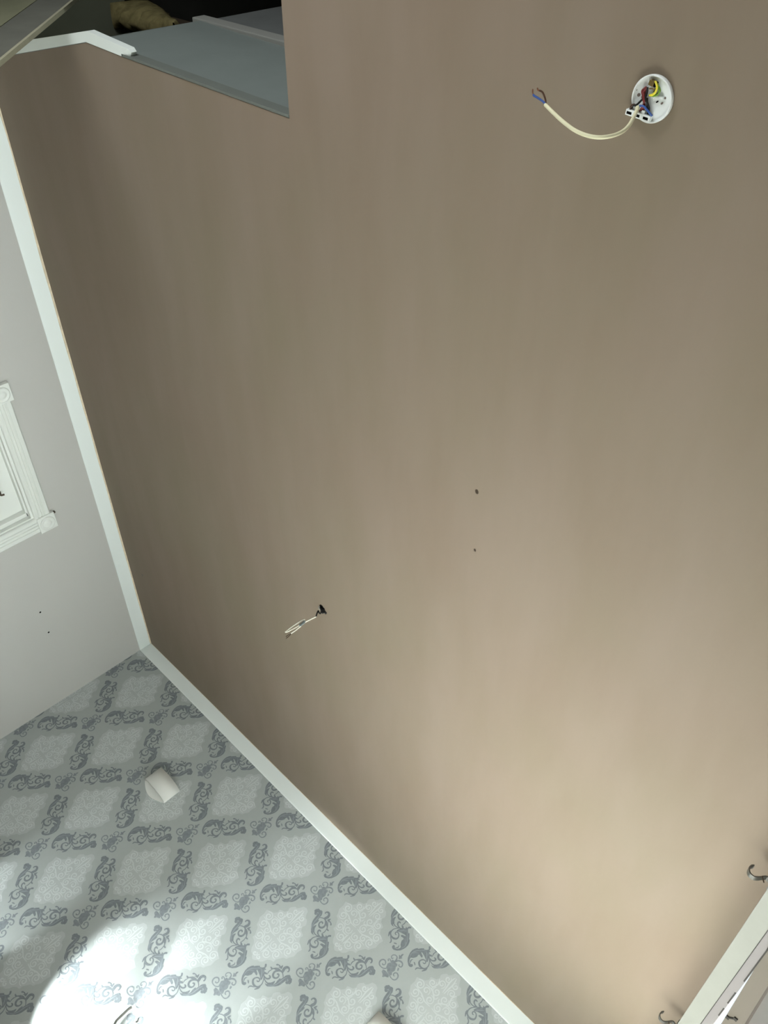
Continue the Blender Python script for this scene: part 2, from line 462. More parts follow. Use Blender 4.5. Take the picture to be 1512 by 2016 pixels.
def ribbon(pts, ws, depth, mi, n=3):
    path = spline([(x, z, w) for (x, z), w in zip(pts, ws)], n)
    L = []
    for i, p in enumerate(path):
        t = path[min(i + 1, len(path) - 1)] - path[max(i - 1, 0)]
        l = math.hypot(t.x, t.y) or 1e-9
        nx, nz = -t.y / l, t.x / l
        h = p.z / 2
        L.append((pat.verts.new((p.x + nx * h, YW - depth, p.y + nz * h)), pat.verts.new((p.x - nx * h, YW - depth, p.y - nz * h))))
    for a, b in zip(L, L[1:]):
        f = pat.faces.new((a[0], a[1], b[1], b[0])); f.material_index = mi


def place(pts, cx, cz, sx):
    return [(cx + sx * x * 1e-4, cz + z * 1e-4) for x, z in pts]


# one half of the pale damask cartouche, mirrored about its vertical axis
HALF = [(0, 1990), (170, 1930), (250, 1740), (330, 1640), (440, 1640), (560, 1500), (600, 1390), (545, 1260), (620, 1110), (760, 1060),
        (880, 1000), (850, 860), (960, 700), (1110, 640), (1330, 545), (1270, 330), (1290, 80), (1170, -110), (1130, -240), (980, -300), (900, -440),
        (800, -600), (800, -760), (640, -800), (510, -910), (450, -1080), (330, -1220), (180, -1250), (110, -1340), (0, -1390)]
CART = HALF + [(-x, z) for x, z in reversed(HALF[1:-1])]


def spiral(cx, cz, r, turns, start, ccw, w):
    pts, ws = [], []
    n = max(8, int(turns * 9))
    for k in range(n + 1):
        t = k / n
        a = start + (1 if ccw else -1) * t * turns * 2 * math.pi
        rr = r * (1 - 0.86 * t)
        pts.append((cx + rr * math.cos(a), cz + rr * math.sin(a))); ws.append(w * (0.5 + 1.0 * t if t < .5 else 1.5 - t))
    return pts, ws


PALE_CURLS = []
for cx, cz, r, tn, st, cc in ((230, 1500, 160, 1.4, 1.9, True), (300, 1150, 190, 1.5, 4.2, False), (640, 880, 190, 1.6, 2.2, True), (250, 720, 210, 1.5, 0.8, False),
                              (1010, 420, 220, 1.6, 0.6, True), (620, 430, 190, 1.3, 3.6, False), (250, 250, 210, 1.6, 1.2, True), (930, 20, 210, 1.5, 5.4, False),
                              (560, -60, 180, 1.5, 1.0, True), (640, -460, 200, 1.5, 5.2, False), (240, -280, 200, 1.4, 2.4, True), (260, -760, 210, 1.6, 0.4, False),
                              (130, -1120, 120, 1.2, 2.0, True)):
    PALE_CURLS.append(spiral(cx, cz, r, tn, st, cc, 62))
PALE_CURLS += [([(30, 1800), (90, 1500), (60, 1200), (40, 900)], [30, 70, 60, 30]), ([(40, 600), (120, 420), (420, 640), (820, 620)], [30, 60, 60, 20]),
               ([(60, 60), (380, 40), (700, 180), (1180, 240)], [30, 60, 60, 20]), ([(50, -500), (380, -520), (500, -250), (820, -240)], [30, 60, 60, 20]),
               ([(40, -900), (90, -620), (60, -420)], [30, 70, 30]), ([(520, 1240), (420, 1000), (520, 720), (440, 560)], [30, 60, 50, 20])]

cells = [(i, j) for i in range(-14, 20) for j in range(-14, 20)]
for i, j in cells:
    nx, nz = PU0 + PA * (i + j), PZ0 + PB * (i - j)
    if nx < XL - .5 or nx > XR + .4 or nz < -0.45 or nz > ZC + .45: continue
    step = [0]

    def lift(base):                       # every printed stroke lies a hair above the one before it
        step[0] += 1
        return base + step[0] * 5e-6
    cx, cz = nx + PA, nz
    fill_poly(place(CART, cx, cz, 1), .00025, 3)
    for sx in (1, -1):
        for pts, ws in PALE_CURLS: ribbon(place(pts, cx, cz, sx), [w * 1e-4 for w in ws], lift(.00030), 4, 2)
    for poly in ROSETTE_FILLS: fill_poly(place(poly, nx, nz, 1), lift(.00030), 2)
    for pts, ws in ROSETTE_CURLS: ribbon(place(pts, nx, nz, 1), [w * 1e-4 for w in ws], lift(.00030), 2)
    for sx, (di, dj) in ((1, (.5, 0)), (-1, (0, .5))):
        mx, mz = nx + PA * (di + dj), nz + PB * (di - dj)
        for poly in LEAF_FILLS: fill_poly(place(poly, mx, mz, sx), lift(.00030), 1)
        for pts, ws in LEAF_VEINS: ribbon(place(pts, mx, mz, sx), [w * 1e-4 for w in ws], lift(.00030), 5)
        for pts, ws in LEAF_CURLS: ribbon(place(pts, mx, mz, sx), [w * 1e-4 for w in ws], lift(.00030), 1)
for co, no in (((XL, 0, 0), (-1, 0, 0)), ((XR, 0, 0), (1, 0, 0)), ((0, 0, 2.42), (0, 0, 1)), ((0, 0, 0.06), (0, 0, -1))):
    bmesh.ops.bisect_plane(pat, geom=pat.verts[:] + pat.edges[:] + pat.faces[:], plane_co=co, plane_no=no, clear_outer=True)
merge(bm, pat)
# faint paper trimmings where the wallpaper meets the grey wall
struct('wall_far', bm, [M_PAPER, M_DARK, M_DARK2, M_PALE, M_PALER, M_VEIN])

# ---------------------------------------------------------------- window wall
WY0, WY1, WZ0, WZ1 = 0.92, 3.675, 0.10, 2.352
bm = bmesh.new()
for y0, y1, z0, z1 in ((YB, WY0, 0, ZC), (WY1, YF + .02, 0, ZC), (WY0, WY1, 0, WZ0), (WY0, WY1, WZ1 + .05, ZC)):
    box(bm, XR, XO, y0, y1, z0, z1)
struct('wall_right', bm, M_GREYWALL)

# boxed white head board under the ceiling above the window
bm = bmesh.new()
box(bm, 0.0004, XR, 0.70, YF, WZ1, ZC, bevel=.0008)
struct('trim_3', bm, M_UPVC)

# coving: flat white boards with a slightly hollow top, mitred in the far corner
CP, CD = 0.0112, 0.0798
prof = [(0, 0), (CP, 0), (CP * .97, -.004), (CP * .80, -.016), (CP * .60, -.032), (CP * .42, -.050), (CP * .26, -CD + .006), (CP * .14, -CD), (0, -CD)]
random.seed(4)
for nm, pts in (('trim_1', [(XL, YB), (XL, YF)]), ('trim_2', [(XL, YF), (0.0, YF)])):
    bm = bmesh.new()
    rings = []
    left = nm == 'trim_1'
    N = 60
    for k in range(N + 1):
        t = k / N
        ring = []
        for a, b in prof:
            if left: p = (XL + a, YB + t * (YF - a - YB), ZC + b)
            else: p = (XL + a + t * (0.0 - XL - a), YF - a, ZC + b)
            ring.append(bm.verts.new(p))
        rings.append(ring)
    for A, B in zip(rings, rings[1:]):
        for k in range(len(prof)):
            f = bm.faces.new((A[k], A[(k + 1) % len(prof)], B[(k + 1) % len(prof)], B[k])); f.smooth = True
    for rg in (rings[0], rings[-1]): bm.faces.new(rg)
    # uneven bead of dried plaster along the ceiling joint
    rings = []
    N = 150
    for k in range(N + 1):
        t = k / N
        w = .0022 + .0020 * noise.noise(Vector((t * 22, 3.1 if left else 9.7, 0))) + (.0016 if left else 0)
        w = max(.0009, w)
        a0, a1 = CP * .80, CP + .0008
        dz = w * (2.2 if left else 1.3)
        ring = []
        for a, b in ((a1, 0.0), (a1, -.0008), (a0 + .0012, -dz), (a0 - .002, -dz * .8), (a0 - .002, 0.0)):
            if left: p = (XL + a, YB + t * (YF - a - YB), ZC + b)
            else: p = (XL + a + t * (0.0 - XL - a), YF - a, ZC + b)
            ring.append(bm.verts.new(p))
        rings.append(ring)
    for A, B in zip(rings, rings[1:]):
        for k in range(5):
            f = bm.faces.new((A[k], A[(k + 1) % 5], B[(k + 1) % 5], B[k])); f.material_index = 1; f.smooth = True
    bmesh.ops.recalc_face_normals(bm, faces=bm.faces)
    struct(nm, bm, [M_COVE, M_SMEAR])

# skirting
bm = bmesh.new(); box(bm, XL, XL + .018, YB, DY0 - .09, 0, .12, bevel=.003); box(bm, XL, XL + .018, DY1 + .09, YF, 0, .12, bevel=.003)
struct('baseboard_left', bm, M_WHITE)
bm = bmesh.new(); box(bm, XL + .018, XR, YF - .018, YF - .0008, 0, .12, bevel=.003)
struct('baseboard_far', bm, M_WHITE)

# ------------------------------------------------------------------ door
door = bpy.data.objects.new('door_1', None); COL.objects.link(door); door.location = (XL, 2.526, 0)
tag(door, None, None, None, 'structure')


def reeded(bm, length_axis, lo, hi, w0, w1, proj=.018):
    """architrave board on the left wall with shallow flutes; length_axis 'y' or 'z'"""
    W = w1 - w0
    pr = [(0, 0), (0, proj * .75), (.04, proj), (.20, proj), (.235, proj * .72), (.28, proj * .72), (.31, proj), (.40, proj), (.43, proj * .7), (.47, proj * .7), (.50, proj),
          (.60, proj), (.635, proj * .72), (.68, proj * .72), (.71, proj * .95), (.93, proj * .95), (1, proj * .6), (1, 0)]
    A, B = [], []
    for a, d in pr:
        w = w0 + a * W
        if length_axis == 'z':
            A.append(bm.verts.new((XL + d, w, lo))); B.append(bm.verts.new((XL + d, w, hi)))
        else:
            A.append(bm.verts.new((XL + d, lo, w))); B.append(bm.verts.new((XL + d, hi, w)))
    n = len(pr)
    for k in range(n):
        bm.faces.new((A[k], A[(k + 1) % n], B[(k + 1) % n], B[k]))
    bm.faces.new(A); bm.faces.new(B)
    bmesh.ops.recalc_face_normals(bm, faces=bm.faces)


def corner_block(y0, y1, z0, z1):
    bm = bmesh.new()
    box(bm, XL, XL + .024, y0, y1, z0, z1, bevel=.002)
    cy, cz, R = (y0 + y1) / 2, (z0 + z1) / 2, (y1 - y0) * .40
    prof = [(R, .0), (R, .004), (R * .86, .007), (R * .72, .003), (R * .58, .002), (R * .46, .006), (R * .30, .009), (R * .12, .010), (.0006, .010)]
    rings = [[bm.verts.new((XL + .024 + d, cy + r * math.cos(k * math.pi / 16), cz + r * math.sin(k * math.pi / 16))) for k in range(32)] for r, d in prof]
    for a, b in zip(rings, rings[1:]):
        for k in range(32):
            f = bm.faces.new((a[k], a[(k + 1) % 32], b[(k + 1) % 32], b[k])); f.smooth = True
    bm.faces.new(rings[-1])
    bmesh.ops.recalc_face_normals(bm, faces=bm.faces)
    return bm


obj('corner_block', corner_block(2.871, 2.969, 2.040, 2.134), M_DOOR, door)
obj('corner_block', corner_block(2.084, 2.178, 2.040, 2.132), M_DOOR, door)
bm = bmesh.new(); reeded(bm, 'y', 2.178, 2.871, 2.036, 2.119); obj('head_architrave', bm, M_DOOR, door)
bm = bmesh.new(); reeded(bm, 'z', 0, 2.040, 2.868, 2.962); obj('side_architrave', bm, M_DOOR, door)
bm = bmesh.new(); reeded(bm, 'z', 0, 2.040, 2.178, 2.090); obj('side_architrave', bm, M_DOOR, door)
bm = bmesh.new()
X0 = XL - .12
box(bm, X0, XL + .002, DY1 - .012, DY1, 0, DZ - .012); box(bm, X0, XL + .002, DY0, DY0 + .012, 0, DZ - .012); box(bm, X0, XL + .002, DY0, DY1, DZ - .012, DZ)
box(bm, X0, XL - .022, DY1 - .036, DY1 - .012, 0, DZ - .012, bevel=.003); box(bm, X0, XL - .022, DY0 + .012, DY0 + .036, 0, DZ - .012, bevel=.003)
box(bm, X0, XL - .022, DY0 + .012, DY1 - .012, DZ - .022, DZ - .012, bevel=.002)
obj('jamb_lining', bm, M_DOOR, door)
bm = bmesh.new()
box(bm, XL - .095, XL - .056, DY0 + .013, DY1 - .013, 0.006, DZ - .013)
for y0, y1, z0, z1 in ((DY0 + .11, 2.50, .25, .85), (2.57, DY1 - .11, .25, .85), (DY0 + .11, 2.50, 1.0, 1.80), (2.57, DY1 - .11, 1.0, 1.80)):
    for q in ((y0, y1, z0, z0 + .02), (y0, y1, z1 - .02, z1), (y0, y0 + .02, z0, z1), (y1 - .02, y1, z0, z1)):
        box(bm, XL - .058, XL - .050, q[0], q[1], q[2], q[3], bevel=.003)
obj('door_panel', bm, M_DOOR, door)

# coat hook screwed to the door, just inside the frame edge
hk = empty('coat_hook', (XL - .056, 2.675, 1.925), 'small dark coat hook on the white door in the grey wall', 'hook')
bm = bmesh.new(); box(bm, XL - .056, XL - .050, 2.664, 2.686, 1.905, 1.945, bevel=.002); obj('back_plate', bm, M_IRON, hk)
bm = bmesh.new(); tube(bm, [(XL - .052, 2.676, 1.932), (XL - .040, 2.676, 1.934), (XL - .030, 2.676, 1.940), (XL - .027, 2.676, 1.952)], .005); obj('prong', bm, M_IRON, hk)
# small picture nail left above the door corner
nl = bmesh.new(); tube(nl, [(XL, 2.889, 2.142), (XL + .006, 2.889, 2.1425), (XL + .010, 2.889, 2.143)], .0055)
tag(obj('masonry_nail', nl, M_IRON), 'tiny dark nail in the grey wall just above the door frame corner block', 'nail')

# ------------------------------------------------------------------ window
win = bpy.data.objects.new('window_1', None); COL.objects.link(win); win.location = (XR, 2.64, WZ0)
tag(win, None, None, None, 'structure')
bm = bmesh.new()
box(bm, XR, XO, WY0, WY1, WZ1, WZ1 + .048, bevel=.002)
obj('frame_head', bm, M_UPVC2, win)
bm = bmesh.new()
box(bm, XR, XO, WY0 - .001, WY0 + .05, WZ0, WZ1, bevel=.002); box(bm, XR, XO, WY1 - .05, WY1 + .001, WZ0, WZ1, bevel=.002); box(bm, XR, XO, WY0, WY1, WZ0 - .001, WZ0 + .05, bevel=.002)
obj('frame_sides', bm, M_UPVC2, win)
bm = bmesh.new()
for y0, y1 in ((1.10, 2.452), (2.535, 2.615), (2.655, 2.712)):
    box(bm, XO - .0046, XO - .0012, y0, y1, WZ1 - .0012, WZ1 + .0006)
box(bm, XR + .0004, XR + .0016, 0.93, 3.66, WZ1 - .0007, WZ1 + .0006)
obj('gasket', bm, M_GASKET, win)
# casement standing slightly open, hinged on its near side
sash = bpy.data.objects.new('casement', None); COL.objects.link(sash); sash.parent = win
SL = .04


def sash_box(bm, y0, y1, z0, z1, d0, d1):
    vs = []
    for y in (y0, y1):
        xi = max(.0555, .0776 + SL * (y - 2.453))
        for d in (d0, d1):
            for z in (z0, z1): vs.append(bm.verts.new((xi + d, y, z)))
    for q in ((0, 1, 3, 2), (4, 6, 7, 5), (0, 4, 5, 1), (2, 3, 7, 6), (0, 2, 6, 4), (1, 5, 7, 3)):
        bm.faces.new([vs[i] for i in q])


bm = bmesh.new()
sash_box(bm, 1.04, 1.846, WZ1, WZ1 + .016, 0, .052); sash_box(bm, 1.846, 3.62, WZ1, WZ1 + .016, 0, .052)
sash_box(bm, 1.04, 1.10, .17, WZ1, .004, .052); sash_box(bm, 3.56, 3.62, .17, WZ1, .004, .052); sash_box(bm, 1.10, 1.846, .17, .23, .004, .052); sash_box(bm, 1.846, 3.56, .17, .23, .004, .052)
bmesh.ops.recalc_face_normals(bm, faces=bm.faces)
obj('sash_frame', bm, M_SASH, sash)
bm = bmesh.new(); sash_box(bm, 1.10, 1.846, .23, WZ1, .0475, .0515); sash_box(bm, 1.846, 3.56, .23, WZ1, .0475, .0515); bmesh.ops.recalc_face_normals(bm, faces=bm.faces); obj('pane', bm, M_GLASS, sash)
bm = bmesh.new(); sash_box(bm, 1.846, 3.68, WZ1 + .002, WZ1 + .022, .0525, .13); bmesh.ops.recalc_face_normals(bm, faces=bm.faces); obj('weather_bar', bm, M_WEATHER, sash)
# dark stay arm under the sash
bm = bmesh.new()
sx, sy, sz = .1015, 2.668, WZ1 - .0022
for a in (-1, 1):
    vs = [bm.verts.new((sx + a * .0085 + p * .0052, sy - a * .012 + q * .0075, sz + r * .002)) for p in (-1, 1) for q in (-1, 1) for r in (-1, 1)]
    for q in ((0, 1, 3, 2), (4, 6, 7, 5), (0, 4, 5, 1), (2, 3, 7, 6), (0, 2, 6, 4), (1, 5, 7, 3)): bm.faces.new([vs[i] for i in q])
tube(bm, [(sx - .0085, sy + .012, sz), (sx, sy, sz), (sx + .0085, sy - .012, sz)], .0028, seg=8)
obj('stay', bm, M_GASKET, sash)


def pole_bracket(y, label):
    t = empty('curtain_pole_bracket', (0, y, 2.40), label, 'bracket', 'curtain pole brackets by the window')
    bm = bmesh.new()
    arc = spline([(-.0500, 2.4085), (-.0530, 2.4065), (-.0556, 2.4010), (-.0558, 2.3938), (-.0510, 2.3850), (-.0434, 2.3814), (-.0352, 2.3828), (-.0266, 2.3905), (-.0190, 2.4005), (-.0130, 2.4045), (-.0040, 2.4020), (.0006, 2.4010)], 4)
    h, w = .0016, .017
    rings = []
    for i, p in enumerate(arc):
        d = arc[min(i + 1, len(arc) - 1)] - arc[max(i - 1, 0)]; d.normalize()
        nx, nz = -d.y * h, d.x * h
        rings.append([bm.verts.new((p.x + s * nx, y + q * w, p.y + s * nz)) for s, q in ((1, 0), (1, 1), (-1, 1), (-1, 0))])
    for A, B in zip(rings, rings[1:]):
        for k in range(4):
            f = bm.faces.new((A[k], A[(k + 1) % 4], B[(k + 1) % 4], B[k])); f.smooth = False
    bm.faces.new(rings[0]); bm.faces.new(rings[-1]); bmesh.ops.recalc_face_normals(bm, faces=bm.faces)
    obj('cup_strap', bm, M_STEEL, t)
    bm = bmesh.new(); tube(bm, [(-.0235, y - .014, 2.386), (-.0180, y - .016, 2.3790), (-.0130, y - .017, 2.3720)], .0016, seg=8); obj('thumb_screw', bm, M_IRON, t)
    bm = bmesh.new(); box(bm, -.0022, .0006, y - .008, y + .020, 2.385, 2.420, bevel=.0006); obj('wall_plate', bm, M_STEEL, t)
    return t


pole_bracket(2.05, 'curved steel curtain pole bracket at the right edge, nearer of the two')
pole_bracket(3.075, 'curved steel curtain pole bracket beside the white window board at the bottom, farther one')

# ------------------------------------------------------------------ stair opening, loft and staircase
ZT = 2.895
bm = bmesh.new()
e = .002
P = [(-1.747 - e, 0.645 - e), (-2.520, 0.631 - e), (-2.725, 0.624 - e), (-3.18, 0.725 - e), (-3.269, 0.745 - e), (-3.445 + e, 0.785 - e)]
for kk, ((xa, ya), (xb, yb)) in enumerate(zip(P, P[1:])):
    vs = [bm.verts.new(q) for q in ((xa, ya, ZC), (xb, yb, ZC), (xb, yb, ZT), (xa, ya, ZT), (xa, ya + .03, ZC + .015), (xb, yb + .03, ZC + .015), (xb, yb + .03, ZT), (xa, ya + .03, ZT))]
    for q in ((0, 1, 2, 3), (4, 7, 6, 5), (0, 4, 5, 1), (3, 2, 6, 7), (0, 3, 7, 4), (1, 5, 6, 2)): bm.faces.new([vs[i] for i in q])
box(bm, -1.747 + e, -1.747 + .02, -0.60, .643, ZC + T, ZT)
bmesh.ops.recalc_face_normals(bm, faces=bm.faces)
struct('trim_4', bm, M_LINING)
bm = bmesh.new(); box(bm, -3.445 - .02, -3.445 - e, -0.60, .783, ZC + T, 3.02)
struct('trim_8', bm, mat('olive_end_board', (92, 94, 80), rough=0.8, spec=0.1, noise_amt=.08, noise_scale=5))
# dark bead along the plaster edge, then a white painted board further along
bm = bmesh.new()
for (xa, ya), (xb, yb), h in ((P[0], P[1], .034),):
    for_y = .007
    vs = [bm.verts.new(q) for q in ((xa, ya, ZC - .002), (xb, yb, ZC - .002), (xb, yb, ZC + h), (xa, ya, ZC + h), (xa, ya - for_y, ZC - .002), (xb, yb - for_y, ZC - .002), (xb, yb - for_y, ZC + h), (xa, ya - for_y, ZC + h))]
    for q in ((0, 1, 2, 3), (4, 7, 6, 5), (0, 4, 5, 1), (3, 2, 6, 7), (0, 3, 7, 4), (1, 5, 6, 2)): bm.faces.new([vs[i] for i in q])
bmesh.ops.recalc_face_normals(bm, faces=bm.faces)
struct('trim_5', bm, M_LININGDARK)
bm = bmesh.new()
OUT = [(-2.485, 0.632), (-2.520, 0.629), (-2.725, 0.622), (-3.269, 0.743), (-3.43, 0.779)]
INN = [(-2.470, 0.612), (-2.480, 0.602), (-2.700, 0.588), (-3.240, 0.700), (-3.43, 0.742)]
A = []
for k, ((xo, yo), (xi, yi)) in enumerate(zip(OUT, INN)):
    z0 = ZC - (.002 if k else -.004)
    A.append([bm.verts.new(q) for q in ((xo, yo, z0), (xi, yi, z0), (xi, yi, ZC + .022), (xo, yo, ZC + .022))])
for a, b in zip(A, A[1:]):
    for k in range(4): bm.faces.new((a[k], a[(k + 1) % 4], b[(k + 1) % 4], b[k]))
bm.faces.new(A[0]); bm.faces.new(A[-1]); bmesh.ops.recalc_face_normals(bm, faces=bm.faces)
struct('trim_6', bm, M_WHITE)
# batten and the boarded upright above it
bm = bmesh.new(); box(bm, -2.775, -1.769, 0.618, 0.642, 2.880, 2.932, bevel=.004)
struct('trim_7', bm, mat('grey_batten_paint', (132, 132, 126), rough=0.6, spec=0.3))
bm = bmesh.new(); box(bm, -2.78, -1.75, 0.637, 0.66, 2.932, 3.75)
struct('wall_loft_board', bm, mat('dark_grey_board', (96, 98, 96), rough=0.7, spec=0.2, noise_amt=.1, noise_scale=6))
# roof space: felt walls and rafters
bm = bmesh.new()
box(bm, XL - .14, XL - .12, YB, YF, ZC + .014, 4.0); box(bm, XR - .02, XR, YB, YF, ZC + .014, 4.0)
box(bm, XL - .14, XR, YB - .02, YB, ZC + .014, 4.0); box(bm, XL - .14, XR, YF, YF + .02, ZC + .014, 4.0); box(bm, XL - .14, XR, YB, YF, 4.0, 4.02)
loft = struct('wall_loft', bm, M_LOFT)
for k in range(6):
    bm = bmesh.new(); y = 0.95 + k * .45; box(bm, XL - .10, XR - .03, y, y + .045, 3.86, 3.99)
    obj('rafter', bm, M_TIMBER, loft)
bm = bmesh.new(); box(bm, XL - .10, -1.0, .80, .86, 3.30, 3.36); obj('purlin', bm, M_TIMBER, loft)
# ragged insulation lying over the top of the lining
bm = bmesh.new()
random.seed(11)
NX, NY = 56, 12
g = []
for a in range(NX + 1):
    row = []
    t = a / NX
    x = -3.43 + t * .44
    top = 3.13 - .16 * t ** 1.5 + .030 * noise.noise(Vector((t * 9, 1.3, 0))) + .014 * noise.noise(Vector((t * 31, 4.3, 0)))
    low = 2.935 + .020 * noise.noise(Vector((t * 11, 7.3, 0)))
    if a in (0, NX): top = low + .012
    for b in range(NY + 1):
        ang = b / NY * 2 * math.pi
        mz, hz = (top + low) / 2, (top - low) / 2
        rr = 1 + .22 * noise.noise(Vector((t * 13, math.cos(ang) * 1.8, math.sin(ang) * 1.8)))
        row.append(bm.verts.new((x, .715 - math.cos(ang) * .045 * rr, mz + math.sin(ang) * hz * rr)))
    g.append(row)
for a in range(NX):
    for b in range(NY):
        f = bm.faces.new((g[a][b], g[a + 1][b], g[a + 1][b + 1], g[a][b + 1])); f.smooth = True
bmesh.ops.remove_doubles(bm, verts=bm.verts, dist=.0004)
bmesh.ops.recalc_face_normals(bm, faces=bm.faces)
ins = obj('insulation_strip', bm, M_INSUL)
tag(ins, 'ragged yellow-brown insulation edge lying on top of the grey lining in the ceiling opening', 'insulation')

# staircase climbing to the left through the opening
st = empty('staircase', (-0.30, .13, 0), 'painted staircase seen from below, crossing the top left corner into the ceiling opening', 'staircase')
SLOPE = -0.92705


def zs(x): return 2.0175 + (x + 2.3692) * SLOPE


def inclined(bm, x0, x1, y0, y1, h, dz=0.0):
    vs = []
    for x in (x0, x1):
        for y in (y0, y1):
            for d in (0, h): vs.append(bm.verts.new((x, y, zs(x) + dz + d)))
    for q in ((0, 1, 3, 2), (4, 6, 7, 5), (0, 4, 5, 1), (2, 3, 7, 6), (0, 2, 6, 4), (1, 5, 7, 3)): bm.faces.new([vs[i] for i in q])
    bmesh.ops.recalc_face_normals(bm, faces=bm.faces)
    return bm


XS0, XS1 = -0.40, -3.18
obj('string_capping', inclined(bmesh.new(), XS0, XS1, .5475, .560, -.012), M_STRING, st)
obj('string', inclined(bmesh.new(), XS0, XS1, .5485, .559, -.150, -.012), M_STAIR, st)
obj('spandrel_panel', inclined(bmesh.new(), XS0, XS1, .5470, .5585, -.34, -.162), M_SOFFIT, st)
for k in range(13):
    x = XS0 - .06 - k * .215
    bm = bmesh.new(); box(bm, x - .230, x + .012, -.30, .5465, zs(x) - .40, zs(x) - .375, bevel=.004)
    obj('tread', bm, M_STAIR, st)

# ------------------------------------------------------------------ ceiling rose with open terminals
RX, RY, RR = -.7622, .4100, .0378
rose = empty('ceiling_rose', (RX, RY, ZC), 'open white round ceiling rose with its wiring exposed on the brown plaster', 'ceiling rose')
bm = bmesh.new()
lathe(bm, RX, RY, [(.001, ZC), (RR * .98, ZC), (RR, ZC - .003), (RR, ZC - .0085), (RR * .985, ZC - .0095), (RR * .94, ZC - .0095), (RR * .92, ZC - .0085), (RR * .90, ZC - .0055), (RR * .87, ZC - .005), (.001, ZC - .005)], 64)
obj('base_plate', bm, M_PLASTIC, rose)
zf = ZC - .0052


def disc(bm, cx, cy, r, z, sx=1.0, seg=16, rot=0.0):
    vs = []
    for k in range(seg):
        a = 2 * math.pi * k / seg
        u, v = r * sx * math.cos(a), r * math.sin(a)
        vs.append(bm.verts.new((cx + u * math.cos(rot) - v * math.sin(rot), cy + u * math.sin(rot) + v * math.cos(rot), z)))
    f = bm.faces.new(vs)
    if f.normal.z > 0: f.normal_flip()
    return f


for k, (hx, hy, r, sxx, rt, mm) in enumerate(((-.7890, .4085, .0034, .75, .9, M_HOLE), (-.7815, .4105, .0026, .8, .5, M_HOLE), (-.7522, .4126, .0030, .4, .9, M_SLOT), (-.7430, .4132, .0028, .55, .9, M_HOLE), (-.7392, .4042, .0020, 1, 0, M_HOLE), (-.7951, .4018, .0015, 1, 0, M_HOLE))):
    bm = bmesh.new()
    t = bmesh.new(); disc(t, hx, hy, r, zf - .0002, sxx, 16, rt); g2 = [t.verts.new(v.co + Vector((0, 0, .0012))) for v in t.verts[:]]
    merge(bm, t); obj('fixing_hole', bm, mm, rose)


def obox(bm, c, L, W, H, rot, z0, bevel=.0006):
    t = bmesh.new(); box(t, -L / 2, L / 2, -W / 2, W / 2, z0 - H, z0, bevel=bevel)
    bmesh.ops.rotate(t, cent=(0, 0, 0), matrix=Matrix.Rotation(rot, 3, 'Z'), verts=t.verts)
    bmesh.ops.translate(t, vec=(c[0], c[1], 0), verts=t.verts)
    merge(bm, t)
    return bm


# terminal bar along the far edge of the rose, with three dark screw slots
bm = bmesh.new()
obox(bm, (-.7785, .4376), .0475, .0095, .0110, .065, ZC - .005)
obox(bm, (-.7700, .4318), .0060, .0070, .0090, .065, ZC - .005)
tb = obj('terminal_block', bm, M_PLASTIC, rose)
for cx, cy in ((-.7951, .4367), (-.7790, .4378), (-.7622, .4390)):
    bm = bmesh.new(); obox(bm, (cx, cy), .0098, .0044, .0010, .065, ZC - .0154, bevel=.0002); obj('screw_slot', bm, M_SLOT, tb)
bm = bmesh.new(); obox(bm, (-.7497, .4046), .0180, .0034, .0050, -.03, ZC - .005); obox(bm, (-.7600, .4052), .0050, .0050, .0050, .2, ZC - .005); obj('moulded_rib', bm, M_PLASTIC, rose)
bm = bmesh.new(); obox(bm, (-.7655, .3850), .0095, .0085, .0100, .25, ZC - .004, bevel=.001); et = obj('earth_terminal', bm, M_BRASS, rose)
bm = bmesh.new(); obox(bm, (-.7600, .3860), .0050, .0080, .0085, .25, ZC - .004, bevel=.001); obj('screw', bm, M_SLOT, et)
zz = ZC - .009


def wire(name, pts, r, m, par, z=zz, n=5, lift=.004):
    bm = bmesh.new()
    L = []
    for i, p in enumerate(pts):
        t = i / max(1, len(pts) - 1)
        L.append(p if len(p) == 3 else (p[0], p[1], z - lift * math.sin(math.pi * t)))
    tube(bm, L, r, seg=8, n=n)
    return obj(name, bm, m, par)


wire('earth_wire', [(-.7615, .3830), (-.7575, .3826), (-.7526, .3890), (-.7545, .3972), (-.7605, .4022), (-.7668, .4045)], .0019, M_YELLOWW, rose, lift=.006)
wire('earth_wire', [(-.7560, .3860), (-.7500, .3915), (-.7490, .3955), (-.7520, .4005), (-.7590, .4035), (-.7660, .4040)], .0019, M_GREENW, rose, lift=.002)
wire('earth_wire', [(-.7690, .3945), (-.7620, .3925), (-.7570, .3935), (-.7600, .3975)], .0014, M_BRASS, rose, lift=.003)
for dx, pts in ((0, [(-.7750, .3930), (-.7800, .3990), (-.7765, .4050), (-.7735, .4120), (-.7712, .4213), (-.7770, .4300)]),
                (1, [(-.7730, .3945), (-.7770, .4010), (-.7735, .4060), (-.7712, .4130), (-.7730, .4215), (-.7795, .4318)])):
    wire('red_wire', pts, .0019, M_REDW, rose, lift=.005 + dx * .001)
wire('red_wire', [(-.7755, .3960), (-.7745, .4050), (-.7725, .4140), (-.7700, .4220), (-.7735, .4325)], .0017, M_REDW, rose, lift=.004)
wire('black_wire', [(-.7730, .3935), (-.7705, .4000), (-.7700, .4080), (-.7650, .4150), (-.7612, .4235), (-.7630, .4330)], .0019, M_BLACKW, rose, lift=.006)
wire('black_wire', [(-.7720, .4050), (-.7778, .4137), (-.7845, .4219), (-.7924, .4248), (-.7960, .4305)], .0018, M_BLACKW, rose, lift=.006)
wire('black_wire', [(-.7700, .4090), (-.7665, .4180), (-.7640, .4265), (-.7580, .4340)], .0016, M_BLACKW, rose, lift=.003)

